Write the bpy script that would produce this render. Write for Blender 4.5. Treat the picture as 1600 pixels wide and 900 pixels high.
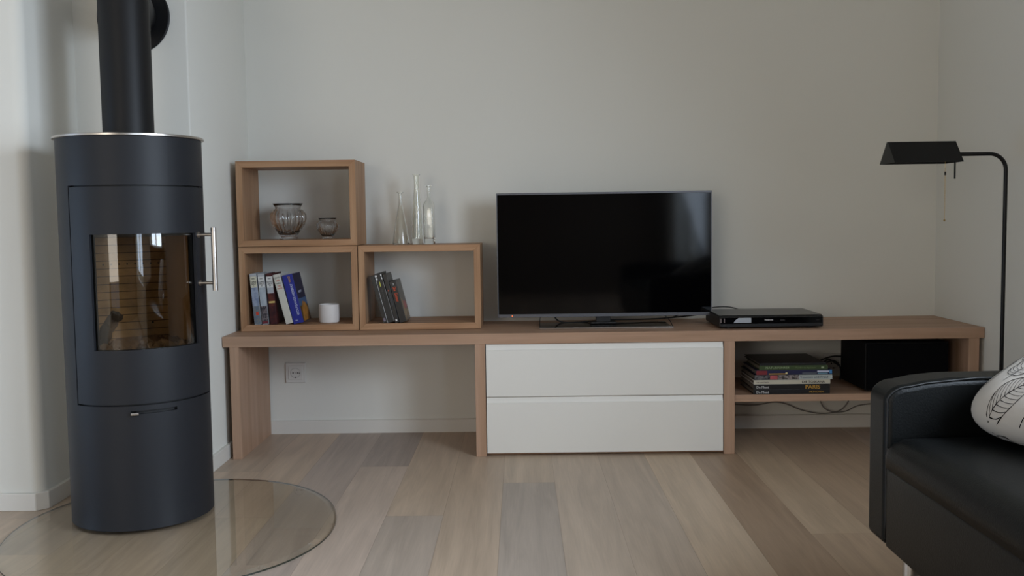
import bpy, bmesh, math, random
from mathutils import Vector, Matrix
from math import sin, cos, pi, radians

# ---------------------------------------------------------------- clear
for o in list(bpy.data.objects): bpy.data.objects.remove(o)
scene = bpy.context.scene
COL = scene.collection

# ---------------------------------------------------------------- camera
FPX = 1504.2
cam_d = bpy.data.cameras.new('camera'); cam = bpy.data.objects.new('camera', cam_d); COL.objects.link(cam)
cam_d.sensor_width = 36.0; cam_d.lens = 36.0 * FPX / 1600.0
pitch, yaw, roll = 0.0718, -0.0093, -0.0138
fw = Vector((sin(yaw)*cos(pitch), cos(yaw)*cos(pitch), -sin(pitch)))
rt = Vector((cos(yaw), -sin(yaw), 0)); up = rt.cross(fw)
r2 = cos(roll)*rt + sin(roll)*up; u2 = -sin(roll)*rt + cos(roll)*up
M = Matrix((r2, u2, -fw)).transposed().to_4x4(); M.translation = Vector((0.0039, -3.8749, 0.8617))
cam.matrix_world = M
scene.camera = cam

# ---------------------------------------------------------------- light and exposure
scene.view_settings.view_transform = 'Standard'
scene.view_settings.look = 'None'
scene.view_settings.gamma = 1.0
scene.view_settings.use_curve_mapping = False
scene.view_settings.exposure = -0.06
world = bpy.data.worlds.new('world'); scene.world = world; world.use_nodes = True
bgn = world.node_tree.nodes['Background']; bgn.inputs[0].default_value = (0.62, 0.74, 0.95, 1); bgn.inputs[1].default_value = 0.6

def area(name, loc, target, sx, sy, power, color):
    d = bpy.data.lights.new(name, 'AREA'); d.shape = 'RECTANGLE'; d.size = sx; d.size_y = sy
    d.energy = power; d.color = color
    o = bpy.data.objects.new(name, d); COL.objects.link(o); o.location = loc
    o.rotation_euler = (Vector(target)-Vector(loc)).to_track_quat('-Z', 'Y').to_euler()
    return o
# daylight entering through the two right-hand windows, plus added fill lamps at made-up rear and left openings
DAY = (0.64, 0.78, 1.0)
a1 = area('daylight_side', (1.885, -2.95, 1.15), (-1., -2.5, -.75), 1.3, 1.4, 86, (0.73, 0.85, 1.0)); a1.data.spread = radians(138)
a2 = area('daylight_far_side', (1.885, -6.0, .9), (.4, -5.9, .4), 1.75, 1.5, 62, (0.68, 0.82, 1.0))
area('fill_rear', (-2.45, -7.42, 1.2), (-.4, 0, .6), 1.7, 1.7, 46, (1.0, 0.92, 0.80))  # warm fill added to lift the middle and right of the room
a4 = area('fill_left', (-3.47, -2.15, .62), (0, -2.0, .1), 1.1, 1.0, 12, (0.46, 0.68, 1.0)); a4.data.spread = radians(150)  # blue fill added for the low left walls and floor

# ---------------------------------------------------------------- materials
MATS = {}
def srgb(r, g, b):
    f = lambda c: (c/255/12.92) if c/255 <= .04045 else ((c/255+.055)/1.055)**2.4
    return (f(r), f(g), f(b), 1)
def mat(name, col, rough=.6, metal=0., spec=.5, coat=0., noise=None, bump=None):
    if name in MATS: return MATS[name]
    m = bpy.data.materials.new(name); m.use_nodes = True; nt = m.node_tree; b = nt.nodes['Principled BSDF']
    b.inputs['Base Color'].default_value = col; b.inputs['Roughness'].default_value = rough
    b.inputs['Metallic'].default_value = metal; b.inputs['Specular IOR Level'].default_value = spec
    b.inputs['Coat Weight'].default_value = coat
    tc = nt.nodes.new('ShaderNodeTexCoord')
    if noise:
        n = nt.nodes.new('ShaderNodeTexNoise'); n.inputs['Scale'].default_value = noise[0]; n.inputs['Detail'].default_value = 4
        nt.links.new(tc.outputs['Object'], n.inputs['Vector'])
        mx = nt.nodes.new('ShaderNodeMix'); mx.data_type = 'RGBA'
        mx.inputs[6].default_value = tuple(c*(1-noise[1]) for c in col[:3])+(1,)
        mx.inputs[7].default_value = tuple(min(1, c*(1+noise[1])) for c in col[:3])+(1,)
        nt.links.new(n.outputs['Fac'], mx.inputs[0]); nt.links.new(mx.outputs[2], b.inputs['Base Color'])
    if bump:
        n2 = nt.nodes.new('ShaderNodeTexNoise'); n2.inputs['Scale'].default_value = bump[0]; n2.inputs['Detail'].default_value = 3
        nt.links.new(tc.outputs['Object'], n2.inputs['Vector'])
        bp = nt.nodes.new('ShaderNodeBump'); bp.inputs['Strength'].default_value = bump[1]; bp.inputs['Distance'].default_value = bump[2]
        nt.links.new(n2.outputs['Fac'], bp.inputs['Height']); nt.links.new(bp.outputs['Normal'], b.inputs['Normal'])
    MATS[name] = m; return m

def wood(name, axis, base=(186, 152, 128), dark=(168, 134, 108), rough=.5, seed=0.):
    if name in MATS: return MATS[name]
    m = bpy.data.materials.new(name); m.use_nodes = True; nt = m.node_tree; N = nt.nodes; L = nt.links
    b = N['Principled BSDF']; b.inputs['Roughness'].default_value = rough; b.inputs['Specular IOR Level'].default_value = .35
    tc = N.new('ShaderNodeTexCoord'); mp = N.new('ShaderNodeMapping')
    s = [14., 14., 14.]; s['xyz'.index(axis)] = .9
    mp.inputs['Scale'].default_value = s; mp.inputs['Location'].default_value = (seed, seed*.7, seed*1.3)
    L.new(tc.outputs['Object'], mp.inputs['Vector'])
    n1 = N.new('ShaderNodeTexNoise'); n1.inputs['Scale'].default_value = 1.6; n1.inputs['Detail'].default_value = 6; n1.inputs['Distortion'].default_value = .6
    L.new(mp.outputs['Vector'], n1.inputs['Vector'])
    mp2 = N.new('ShaderNodeMapping'); s2 = [160., 160., 160.]; s2['xyz'.index(axis)] = 5.
    mp2.inputs['Scale'].default_value = s2; L.new(tc.outputs['Object'], mp2.inputs['Vector'])
    n2 = N.new('ShaderNodeTexNoise'); n2.inputs['Scale'].default_value = 1.; n2.inputs['Detail'].default_value = 2
    L.new(mp2.outputs['Vector'], n2.inputs['Vector'])
    r = N.new('ShaderNodeValToRGB'); r.color_ramp.elements[0].position = .32; r.color_ramp.elements[1].position = .68
    r.color_ramp.elements[0].color = srgb(*dark); r.color_ramp.elements[1].color = srgb(*base)
    e = r.color_ramp.elements.new(.5); e.color = srgb(*[(.5*a+.5*c) for a, c in zip(dark, base)])
    L.new(n1.outputs['Fac'], r.inputs['Fac'])
    mx = N.new('ShaderNodeMix'); mx.data_type = 'RGBA'; mx.blend_type = 'MULTIPLY'; mx.inputs[0].default_value = 1
    rr = N.new('ShaderNodeMapRange'); rr.inputs[1].default_value = .3; rr.inputs[2].default_value = .7; rr.inputs[3].default_value = .92; rr.inputs[4].default_value = 1.04
    L.new(n2.outputs['Fac'], rr.inputs[0]); L.new(r.outputs['Color'], mx.inputs[6]); L.new(rr.outputs[0], mx.inputs[7])
    L.new(mx.outputs[2], b.inputs['Base Color'])
    MATS[name] = m; return m

def fresnel_glass(name, tint, rough=0.0, extra=0.0, rmin=0.0):
    m = bpy.data.materials.new(name); m.use_nodes = True; nt = m.node_tree; N = nt.nodes; L = nt.links
    N.remove(N['Principled BSDF']); out = N['Material Output']
    t = N.new('ShaderNodeBsdfTransparent'); t.inputs[0].default_value = tint
    g = N.new('ShaderNodeBsdfGlossy'); g.inputs['Roughness'].default_value = rough
    lw = N.new('ShaderNodeLayerWeight'); lw.inputs[0].default_value = .5
    p = N.new('ShaderNodeMath'); p.operation = 'POWER'; p.inputs[1].default_value = 5; L.new(lw.outputs['Facing'], p.inputs[0])
    a = N.new('ShaderNodeMath'); a.operation = 'MULTIPLY_ADD'; a.inputs[1].default_value = .95; a.inputs[2].default_value = .04+extra; a.use_clamp = True
    mx = N.new('ShaderNodeMixShader')
    L.new(p.outputs[0], a.inputs[0]); L.new(a.outputs[0], mx.inputs[0]); L.new(t.outputs[0], mx.inputs[1]); L.new(g.outputs[0], mx.inputs[2])
    L.new(mx.outputs[0], out.inputs[0]); MATS[name] = m; return m
def real_glass(name, col, rough=0.0, ior=1.48):
    m = bpy.data.materials.new(name); m.use_nodes = True; b = m.node_tree.nodes['Principled BSDF']
    b.inputs['Base Color'].default_value = col; b.inputs['Transmission Weight'].default_value = 1; b.inputs['Roughness'].default_value = rough
    b.inputs['IOR'].default_value = ior; MATS[name] = m; return m

M_wall = mat('wall_plaster', srgb(227, 225, 217), .9, spec=.2, noise=(3, .012), bump=(260, .12, .0006))
M_ceil = mat('ceiling_plaster', srgb(236, 235, 230), .9, spec=.2, noise=(3, .01))
M_white = mat('white_lacquer', srgb(224, 220, 212), .45, noise=(5, .01))
M_drawer = mat('drawer_lacquer', srgb(232, 229, 222), .38, noise=(4, .008))
M_wx, M_wy, M_wz = wood('oak_along_x', 'x'), wood('oak_along_y', 'y'), wood('oak_along_z', 'z', seed=3.)
M_sx = wood('box_oak_along_x', 'x', (188, 148, 114), (150, 108, 74), seed=7.); M_sz = wood('box_oak_along_z', 'z', (184, 146, 112), (148, 108, 76), seed=9.)
M_stove = mat('anthracite_steel', srgb(29, 31, 36), .5, spec=.32, noise=(9, .03), bump=(700, .05, .0003))
M_blacksteel = mat('black_steel', srgb(14, 14, 15), .6, noise=(20, .1))
M_pipe = mat('flue_black', srgb(16, 16, 18), .5, spec=.3, noise=(10, .04))
M_steel = mat('brushed_steel', srgb(190, 184, 178), .3, 1.0, noise=(30, .05))
M_chrome = mat('chrome', srgb(205, 205, 205), .12, 1.0, noise=(30, .03))
M_black = mat('black_plastic', srgb(14, 14, 16), .42, noise=(15, .05))
M_gloss = mat('black_gloss', srgb(8, 8, 10), .08, spec=.5, noise=(5, .02))
M_bdtop = mat('player_top_metal', srgb(46, 45, 44), .28, .5, noise=(30, .04))
M_screen = mat('screen_glass', srgb(4, 4, 5), .06, spec=.24, noise=(3, .02))
M_bezel = mat('bezel_grey', srgb(104, 105, 110), .4, .6, noise=(12, .04))
M_cable = mat('cable_black', srgb(14, 14, 15), .55, noise=(15, .05))
M_cgrey = mat('cable_grey', srgb(120, 116, 112), .55, noise=(15, .05))
M_leather = mat('black_leather', srgb(9, 11, 11), .42, spec=.24, noise=(6, .08), bump=(330, .35, .0012))
M_leatherd = mat('leather_piping', srgb(15, 16, 17), .5, noise=(6, .08))
M_lamp = mat('lamp_black', srgb(9, 9, 11), .42, spec=.3, noise=(20, .05))
M_brass = mat('brass', srgb(168, 142, 92), .3, 1.0, noise=(50, .06))
M_fabric = mat('cushion_cotton', srgb(188, 182, 174), .9, spec=.1, noise=(14, .02), bump=(900, .3, .0006))
M_ink = mat('cushion_ink', srgb(22, 20, 22), .85, spec=.1, noise=(20, .1))
M_socket = mat('socket_white', srgb(225, 223, 218), .35, noise=(10, .01))
M_dark = mat('dark_hole', srgb(18, 16, 16), .7, noise=(20, .1))
M_ceramic = mat('white_ceramic', srgb(222, 216, 212), .55, noise=(25, .02), bump=(60, .2, .0008))
M_sub = mat('speaker_black', srgb(7, 7, 9), .6, spec=.2, noise=(15, .06))
M_paper = mat('book_pages', srgb(196, 188, 170), .9, noise=(60, .06))
M_glassp = fresnel_glass('hearth_glass', (.992, .995, .965, 1), .015, .07)
M_glassu = bpy.data.materials.new('hearth_glass_underside'); M_glassu.use_nodes = True; _n = M_glassu.node_tree.nodes; _t = _n.new('ShaderNodeBsdfTransparent'); _t.inputs[0].default_value = (.995, .995, .98, 1)
M_glassu.node_tree.links.new(_t.outputs[0], _n['Material Output'].inputs[0])
M_glasss = fresnel_glass('stove_window', (.72, .70, .66, 1), .01, .01)
M_glassd = fresnel_glass('dark_stand_glass', (.52, .50, .48, 1), .03, .05)
M_vase = real_glass('smoky_vase_glass', (.925, .925, .925, 1)); M_bottle = real_glass('clear_bottle_glass', (.96, .97, .95, 1)); M_bot2 = real_glass('greenish_bottle_glass', (.97, .98, .94, 1))

# ---------------------------------------------------------------- mesh helpers
def link(name, me, parent=None, label=None):
    o = bpy.data.objects.new(name, me); COL.objects.link(o)
    if parent: o.parent = parent
    if label: o['label'] = label
    return o
def fin(name, bm, mats, parent=None, loc=None, label=None, smooth=False, bevel=0, seg=2, recalc=True):
    if recalc: bmesh.ops.recalc_face_normals(bm, faces=bm.faces)
    me = bpy.data.meshes.new(name); bm.to_mesh(me); bm.free()
    for m in (mats if isinstance(mats, (list, tuple)) else [mats]): me.materials.append(m)
    o = link(name, me, parent, label)
    if loc: o.location = loc
    if bevel:
        b = o.modifiers.new('bevel', 'BEVEL'); b.width = bevel; b.segments = seg; b.limit_method = 'ANGLE'; b.angle_limit = radians(40)
    if smooth:
        for p in me.polygons: p.use_smooth = True
        if smooth != 'all':
            e = me.attributes.new('sharp_edge', 'BOOLEAN', 'EDGE')
            bm2 = bmesh.new(); bm2.from_mesh(me)
            for i, ed in enumerate(bm2.edges):
                if len(ed.link_faces) == 2 and ed.calc_face_angle(0) > radians(35): e.data[i].value = True
            bm2.free()
    return o
def thing(name, label, cat, loc=(0, 0, 0), rotz=0, group=None):
    o = bpy.data.objects.new(name, None); COL.objects.link(o); o.empty_display_size = .05
    o.location = loc; o.rotation_euler = (0, 0, rotz); tag(o, label, cat, group); return o
def tag(o, label, cat, group=None):
    o['label'] = label; o['category'] = cat
    if group: o['group'] = group
    return o
def box(bm, x0, x1, y0, y1, z0, z1, mi=0, M=None):
    v = [bm.verts.new(Vector(p) if M is None else M @ Vector(p)) for p in ((x0,y0,z0),(x1,y0,z0),(x1,y1,z0),(x0,y1,z0),(x0,y0,z1),(x1,y0,z1),(x1,y1,z1),(x0,y1,z1))]
    for f in ((0,3,2,1),(4,5,6,7),(0,1,5,4),(1,2,6,5),(2,3,7,6),(3,0,4,7)):
        fc = bm.faces.new([v[i] for i in f]); fc.material_index = mi
    return v
def prism(bm, pts, axis, a, b, mi=0):
    """pts 2-D outline in the plane perpendicular to axis; extruded a..b"""
    def P(p, t):
        return {'x': (t, p[0], p[1]), 'y': (p[0], t, p[1]), 'z': (p[0], p[1], t)}[axis]
    A = [bm.verts.new(P(p, a)) for p in pts]; B = [bm.verts.new(P(p, b)) for p in pts]
    n = len(pts)
    for f in [A[::-1], B]+[[A[i], A[(i+1) % n], B[(i+1) % n], B[i]] for i in range(n)]:
        fc = bm.faces.new(f); fc.material_index = mi
def tube(bm, pts, r, n=10, mi=0, cap=True, closed=False):
    pts = [Vector(p) for p in pts]; rings = []
    N = len(pts); prev = None
    for i, p in enumerate(pts):
        if closed: t = (pts[(i+1) % N]-pts[i-1])
        else: t = (pts[min(i+1, N-1)]-pts[max(i-1, 0)])
        t = t.normalized()
        if prev is None:
            a = Vector((0, 0, 1)) if abs(t.z) < .9 else Vector((1, 0, 0)); u = t.cross(a).normalized()
        else:
            u = (prev-t*prev.dot(t)).normalized()
        prev = u; w = t.cross(u)
        rr = r[i] if isinstance(r, (list, tuple)) else r
        rings.append([bm.verts.new(p+rr*(cos(2*pi*k/n)*u+sin(2*pi*k/n)*w)) for k in range(n)])
    rng = range(N if closed else N-1)
    for i in rng:
        A, B = rings[i], rings[(i+1) % N]
        for k in range(n):
            f = bm.faces.new((A[k], A[(k+1) % n], B[(k+1) % n], B[k])); f.material_index = mi
    if cap and not closed:
        for R_ in (rings[0][::-1], rings[-1]):
            f = bm.faces.new(R_); f.material_index = mi
def smooth_path(P, sub=6):
    P = [Vector(p) for p in P]; out = []
    for i in range(len(P)-1):
        p0, p1, p2, p3 = P[max(i-1, 0)], P[i], P[i+1], P[min(i+2, len(P)-1)]
        for k in range(sub):
            t = k/sub
            out.append(.5*((2*p1)+(-p0+p2)*t+(2*p0-5*p1+4*p2-p3)*t*t+(-p0+3*p1-3*p2+p3)*t**3))
    out.append(P[-1]); return out
def lathe(bm, prof, c=(0, 0, 0), n=40, mi=0, flute=None, close=False, nout=999):
    """prof list of (r,z). flute=(count, amp, z0, z1)"""
    rings = []
    for q_, (r, z) in enumerate(prof):
        if r < 1e-6: rings.append([bm.verts.new((c[0], c[1], c[2]+z))]); continue
        ring = []
        for k in range(n):
            a = 2*pi*k/n; rr = r
            if flute and q_ < nout and flute[2] < z < flute[3]:
                e = min(1, (z-flute[2])/.012, (flute[3]-z)/.012); rr = r*(1+flute[1]*e*(abs(cos(a*flute[0]/2))-.6))
            ring.append(bm.verts.new((c[0]+rr*cos(a), c[1]+rr*sin(a), c[2]+z)))
        rings.append(ring)
    pairs = list(zip(rings[:-1], rings[1:]))
    if close: pairs.append((rings[-1], rings[0]))
    for A, B in pairs:
        if len(A) == 1 and len(B) == 1: continue
        for k in range(n):
            if len(A) == 1: f = bm.faces.new((A[0], B[(k+1) % n], B[k]))
            elif len(B) == 1: f = bm.faces.new((A[k], A[(k+1) % n], B[0]))
            else: f = bm.faces.new((A[k], A[(k+1) % n], B[(k+1) % n], B[k]))
            f.material_index = mi
def grid_shell(bm, az, zs, ro, ri, skip=lambda a, z: False, c=(0, 0), mi=0, closed=False):
    """curved panel from azimuth grid (0 = -y, positive towards +x) with thickness"""
    cells = {}
    na = len(az)-1 if not closed else len(az)
    def P(i, j, r):
        a = az[i % len(az)]; return (c[0]+r*sin(a), c[1]-r*cos(a), zs[j])
    vo, vi = {}, {}
    def V(d, i, j, r):
        i = i % len(az) if closed else i
        if (i, j) not in d: d[(i, j)] = bm.verts.new(P(i, j, r))
        return d[(i, j)]
    def mid(i): 
        a0 = az[i]; a1 = az[(i+1) % len(az)]
        if a1 < a0: a1 += 2*pi
        return (a0+a1)/2
    on = {(i, j) for i in range(na) for j in range(len(zs)-1) if not skip(mid(i), (zs[j]+zs[j+1])/2)}
    for (i, j) in on:
        i2 = (i+1) % len(az) if closed else i+1
        o = [V(vo, i, j, ro), V(vo, i2, j, ro), V(vo, i2, j+1, ro), V(vo, i, j+1, ro)]
        n = [V(vi, i, j, ri), V(vi, i2, j, ri), V(vi, i2, j+1, ri), V(vi, i, j+1, ri)]
        bm.faces.new(o).material_index = mi; bm.faces.new(n[::-1]).material_index = mi
        for (di, dj, e) in ((0, -1, (0, 1)), (1, 0, (1, 2)), (0, 1, (2, 3)), (-1, 0, (3, 0))):
            ni = (i+di) % na if closed else i+di
            if (ni, j+dj) not in on:
                a, b = e; bm.faces.new((o[b], o[a], n[a], n[b])).material_index = mi
def lin(a, b, n): return [a+(b-a)*i/n for i in range(n+1)]

def text(name, body, size, M, m, parent, font_bold=False, sx=1.0, align='LEFT', ext=.0002):
    cu = bpy.data.curves.new('t', 'FONT'); cu.body = body; cu.size = size; cu.extrude = ext; cu.align_x = align
    cu.offset = size*.012 if font_bold else 0; cu.resolution_u = 3
    t = bpy.data.objects.new('t', cu); COL.objects.link(t)
    bpy.context.view_layer.update()
    dg = bpy.context.evaluated_depsgraph_get()
    me = bpy.data.meshes.new_from_object(t.evaluated_get(dg)); me.name = name
    bpy.data.objects.remove(t); bpy.data.curves.remove(cu)
    me.transform(M @ Matrix.Diagonal((sx, 1, 1, 1))); me.materials.clear(); me.materials.append(m)
    return link(name, me, parent)
def front_text_matrix(x, y, z, ang=0):      # text readable from -y, rotated about the view axis
    return Matrix.Translation((x, y, z)) @ Matrix.Rotation(pi/2, 4, 'X') @ Matrix.Rotation(ang, 4, 'Z')

# ================================================================ ROOM
WLX, NY, NX, FY, WRX = -1.081, -.674, -1.455, -1.020, 1.668
RX, RY, H = -3.4, -7.5, 2.5
def struct(o): o['kind'] = 'structure'; return o

# floor: planks running in depth, one mesh, tone per plank
PW = .1685; X0 = -.0625
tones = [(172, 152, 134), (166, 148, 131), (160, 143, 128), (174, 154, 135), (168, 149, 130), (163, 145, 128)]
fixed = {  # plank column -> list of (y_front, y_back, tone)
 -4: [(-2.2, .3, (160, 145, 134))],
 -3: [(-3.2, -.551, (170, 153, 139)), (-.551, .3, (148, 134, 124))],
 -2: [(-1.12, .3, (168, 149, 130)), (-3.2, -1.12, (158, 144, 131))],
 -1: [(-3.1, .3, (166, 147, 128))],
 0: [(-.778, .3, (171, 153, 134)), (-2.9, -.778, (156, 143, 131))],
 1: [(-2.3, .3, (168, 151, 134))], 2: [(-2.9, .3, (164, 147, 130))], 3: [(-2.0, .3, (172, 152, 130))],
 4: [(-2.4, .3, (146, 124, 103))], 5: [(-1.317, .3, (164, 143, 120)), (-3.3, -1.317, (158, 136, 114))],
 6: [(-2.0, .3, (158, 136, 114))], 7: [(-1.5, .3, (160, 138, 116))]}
bm = bmesh.new(); cl = bm.loops.layers.float_color.new('tone'); uvl = bm.loops.layers.uv.new('plank')
random.seed(4)
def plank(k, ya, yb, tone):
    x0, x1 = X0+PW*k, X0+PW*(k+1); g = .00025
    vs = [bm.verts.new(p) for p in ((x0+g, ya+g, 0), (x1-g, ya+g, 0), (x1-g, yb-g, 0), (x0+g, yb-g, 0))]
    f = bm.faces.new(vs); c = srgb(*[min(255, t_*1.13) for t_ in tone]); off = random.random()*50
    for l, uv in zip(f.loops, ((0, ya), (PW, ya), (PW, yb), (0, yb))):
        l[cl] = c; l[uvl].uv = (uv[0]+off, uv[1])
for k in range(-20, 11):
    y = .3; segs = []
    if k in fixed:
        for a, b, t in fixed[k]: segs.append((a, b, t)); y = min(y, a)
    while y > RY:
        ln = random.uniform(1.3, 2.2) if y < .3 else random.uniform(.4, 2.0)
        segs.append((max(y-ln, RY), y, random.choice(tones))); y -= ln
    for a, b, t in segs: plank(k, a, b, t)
box(bm, RX-.2, 2.0, RY-.1, .3, -.06, -.0015, 1)
mf = bpy.data.materials.new('oak_floor'); mf.use_nodes = True; N = mf.node_tree.nodes; L = mf.node_tree.links
b = N['Principled BSDF']; b.inputs['Roughness'].default_value = .42; b.inputs['Specular IOR Level'].default_value = .32
vc = N.new('ShaderNodeVertexColor'); vc.layer_name = 'tone'
uvn = N.new('ShaderNodeUVMap'); uvn.uv_map = 'plank'
mp = N.new('ShaderNodeMapping'); mp.inputs['Scale'].default_value = (14, 1.1, 1); L.new(uvn.outputs[0], mp.inputs[0])
n1 = N.new('ShaderNodeTexNoise'); n1.inputs['Scale'].default_value = 1.5; n1.inputs['Detail'].default_value = 7; n1.inputs['Distortion'].default_value = 1.1
L.new(mp.outputs[0], n1.inputs['Vector'])
mp2 = N.new('ShaderNodeMapping'); mp2.inputs['Scale'].default_value = (230, 7, 1); L.new(uvn.outputs[0], mp2.inputs[0])
n2 = N.new('ShaderNodeTexNoise'); n2.inputs['Scale'].default_value = 1; n2.inputs['Detail'].default_value = 2; L.new(mp2.outputs[0], n2.inputs['Vector'])
r1 = N.new('ShaderNodeMapRange'); [r1.inputs.__getitem__(i).__setattr__('default_value', v) for i, v in ((1, .3), (2, .7), (3, .87), (4, 1.1))]
r2_ = N.new('ShaderNodeMapRange'); [r2_.inputs.__getitem__(i).__setattr__('default_value', v) for i, v in ((1, .3), (2, .7), (3, .95), (4, 1.04))]
L.new(n1.outputs['Fac'], r1.inputs[0]); L.new(n2.outputs['Fac'], r2_.inputs[0])
ml = N.new('ShaderNodeMath'); ml.operation = 'MULTIPLY'; L.new(r1.outputs[0], ml.inputs[0]); L.new(r2_.outputs[0], ml.inputs[1])
mx = N.new('ShaderNodeMix'); mx.data_type = 'RGBA'; mx.blend_type = 'MULTIPLY'; mx.inputs[0].default_value = 1
L.new(vc.outputs['Color'], mx.inputs[6]); L.new(ml.outputs[0], mx.inputs[7]); L.new(mx.outputs[2], b.inputs['Base Color'])
struct(fin('floor', bm, [mf, mat('floor_joint', srgb(120, 104, 90), .8)], recalc=False))

bm = bmesh.new(); box(bm, RX-.2, 2.0, RY-.1, .3, H, H+.1); struct(fin('ceiling', bm, M_ceil))
bm = bmesh.new(); box(bm, WLX-.02, WRX+.15, 0, .15, 0, H); struct(fin('wall_back', bm, M_wall))
# left wall with the stove niche and the rounded plaster corner
R0 = .036
pl = [(WLX, .15), (WLX, NY+.006)] + [(WLX-.006+.006*cos(a), NY+.006-.006*sin(a)) for a in lin(0, pi/2, 4)][1:] + [(NX, NY), (NX, .15)]
bm = bmesh.new(); prism(bm, pl, 'z', 0, H); struct(fin('wall_left', bm, M_wall, smooth=True))
pl = [(NX, .15), (NX, FY+R0)] + [(NX-R0+R0*cos(a), FY+R0-R0*sin(a)) for a in lin(0, pi/2, 10)][1:] + [(RX-.1, FY), (RX-.1, .15)]
bm = bmesh.new(); prism(bm, pl, 'z', 0, H); struct(fin('wall_front_left', bm, M_wall, smooth=True))
bm = bmesh.new(); box(bm, RX-.1, RX, RY, -2.72, 0, H); box(bm, RX-.1, RX, -1.58, FY, 0, H); box(bm, RX-.1, RX, -2.72, -1.58, 0, .1); box(bm, RX-.1, RX, -2.72, -1.58, 1.15, H); struct(fin('wall_far_left', bm, M_wall))
bm = bmesh.new(); box(bm, RX-.06, RX-.02, -2.72, -2.67, .1, 1.15); box(bm, RX-.06, RX-.02, -1.63, -1.58, .1, 1.15); box(bm, RX-.06, RX-.02, -2.67, -1.63, .1, .15); box(bm, RX-.06, RX-.02, -2.67, -1.63, 1.10, 1.15); struct(fin('fill_window_left', bm, M_white))  # unseen frame made up to go with the left fill lamp
# right wall with two window openings
W1 = (-3.6, -2.3); W2 = (-6.9, -5.1); SZ, TZ = .40, 2.1
bm = bmesh.new()
for ya, yb in ((RY, W2[0]), (W2[1], W1[0]), (W1[1], .15)): box(bm, WRX, WRX+.24, ya, yb, 0, H)
for w in (W1, W2): box(bm, WRX, WRX+.24, w[0], w[1], 0, SZ); box(bm, WRX, WRX+.24, w[0], w[1], TZ, H)
struct(fin('wall_right', bm, M_wall))
W3 = (-3.3, -1.6)
bm = bmesh.new()
box(bm, RX-.1, W3[0], RY-.24, RY, 0, H); box(bm, W3[1], WRX+.24, RY-.24, RY, 0, H); box(bm, W3[0], W3[1], RY-.24, RY, 0, .05); box(bm, W3[0], W3[1], RY-.24, RY, 1.95, H)
struct(fin('wall_rear', bm, mat('rear_plaster_darkened', srgb(120, 108, 96), .9, spec=.2, noise=(3, .02))))  # unseen wall, coloured dark to curb bounce and screen reflections
def win_y(name, w):
    bm = bmesh.new(); x0, x1 = WRX+.15, WRX+.2; f = .06
    box(bm, x0, x1, w[0], w[0]+f, SZ, TZ); box(bm, x0, x1, w[1]-f, w[1], SZ, TZ)
    box(bm, x0, x1, w[0]+f, w[1]-f, SZ, SZ+f); box(bm, x0, x1, w[0]+f, w[1]-f, TZ-f, TZ)
    m = (w[0]+w[1])/2; box(bm, x0, x1, m-.04, m+.04, SZ+f, TZ-f)
    struct(fin(name, bm, M_white))
win_y('window_1', W1); win_y('window_2', W2)
bm = bmesh.new(); y0, y1 = RY-.2, RY-.15; f = .06
box(bm, W3[0], W3[0]+f, y0, y1, .05, 1.95); box(bm, W3[1]-f, W3[1], y0, y1, .05, 1.95); box(bm, W3[0]+f, W3[1]-f, y0, y1, .05, .11); box(bm, W3[0]+f, W3[1]-f, y0, y1, 1.89, 1.95)
box(bm, -2.49, -2.41, y0, y1, .11, 1.89); struct(fin('fill_window_rear', bm, M_white))  # unseen frame made up to go with the rear fill lamp
# baseboards
T, BH = .013, .0535
def bb_prof(a):   # a = top height, small chamfer
    return [(0, 0), (-T, 0), (-T, a-.003), (-T+.003, a), (0, a)]
bm = bmesh.new(); prism(bm, bb_prof(BH), 'x', WLX+T, WRX-T); struct(fin('baseboard_back', bm, M_white))
bm = bmesh.new()
ch = .028
out = [(WLX+T, 0), (WLX+T, NY-T), (NX+T, NY-T), (NX+T, FY+ch-T), (NX+T-ch, FY-T), (RX, FY-T)]
inn = [(WLX-.001, 0), (WLX-.001, NY+.001), (NX-.001, NY+.001), (NX-.001, FY+ch+.012), (NX-ch-.012, FY+.001), (RX, FY+.001)]
for i in range(5):
    prism(bm, [out[i], out[i+1], inn[i+1], inn[i]], 'z', 0, BH)
struct(fin('baseboard_left', bm, M_white, bevel=.002))
bm = bmesh.new(); prism(bm, [(WRX-T, -.0), (WRX, -.0), (WRX, RY), (WRX-T, RY)], 'z', 0, BH); struct(fin('baseboard_right', bm, M_white, bevel=.002))

# ================================================================ BENCH
BT, TK, BD_ = .45, .0388, .4274
bench = thing('media_bench', 'long low oak bench with white drawers spanning the wall under the television', 'bench', (0, 0, 0))
bm = bmesh.new(); box(bm, -1.0785, 1.6655, -BD_, -.001, BT-TK, BT); fin('bench_top', bm, M_wx, bench, bevel=.0012)
for i, (a, b) in enumerate(((-1.0536, -1.0202), (-.1656, -.1286), (.7325, .7715), (1.610, 1.648))):
    bm = bmesh.new(); box(bm, a, b, -.4268, -.014, 0, BT-TK); fin('side_panel', bm, wood('oak_panel_%d' % i, 'z', seed=3.+i*5), bench, bevel=.001)
bm = bmesh.new(); box(bm, .7715, 1.610, -.412, -.03, .187, .2125); fin('shelf_board', bm, M_wx, bench, bevel=.001)
bm = bmesh.new(); box(bm, -.1286, .7325, -.40, -.03, 0.001, .0105); fin('base_rail', bm, M_wx, bench)
bm = bmesh.new(); box(bm, -.1286, .7325, -.395, -.02, .012, BT-TK-.004); fin('drawer_carcass', bm, M_blacksteel, bench)
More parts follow.
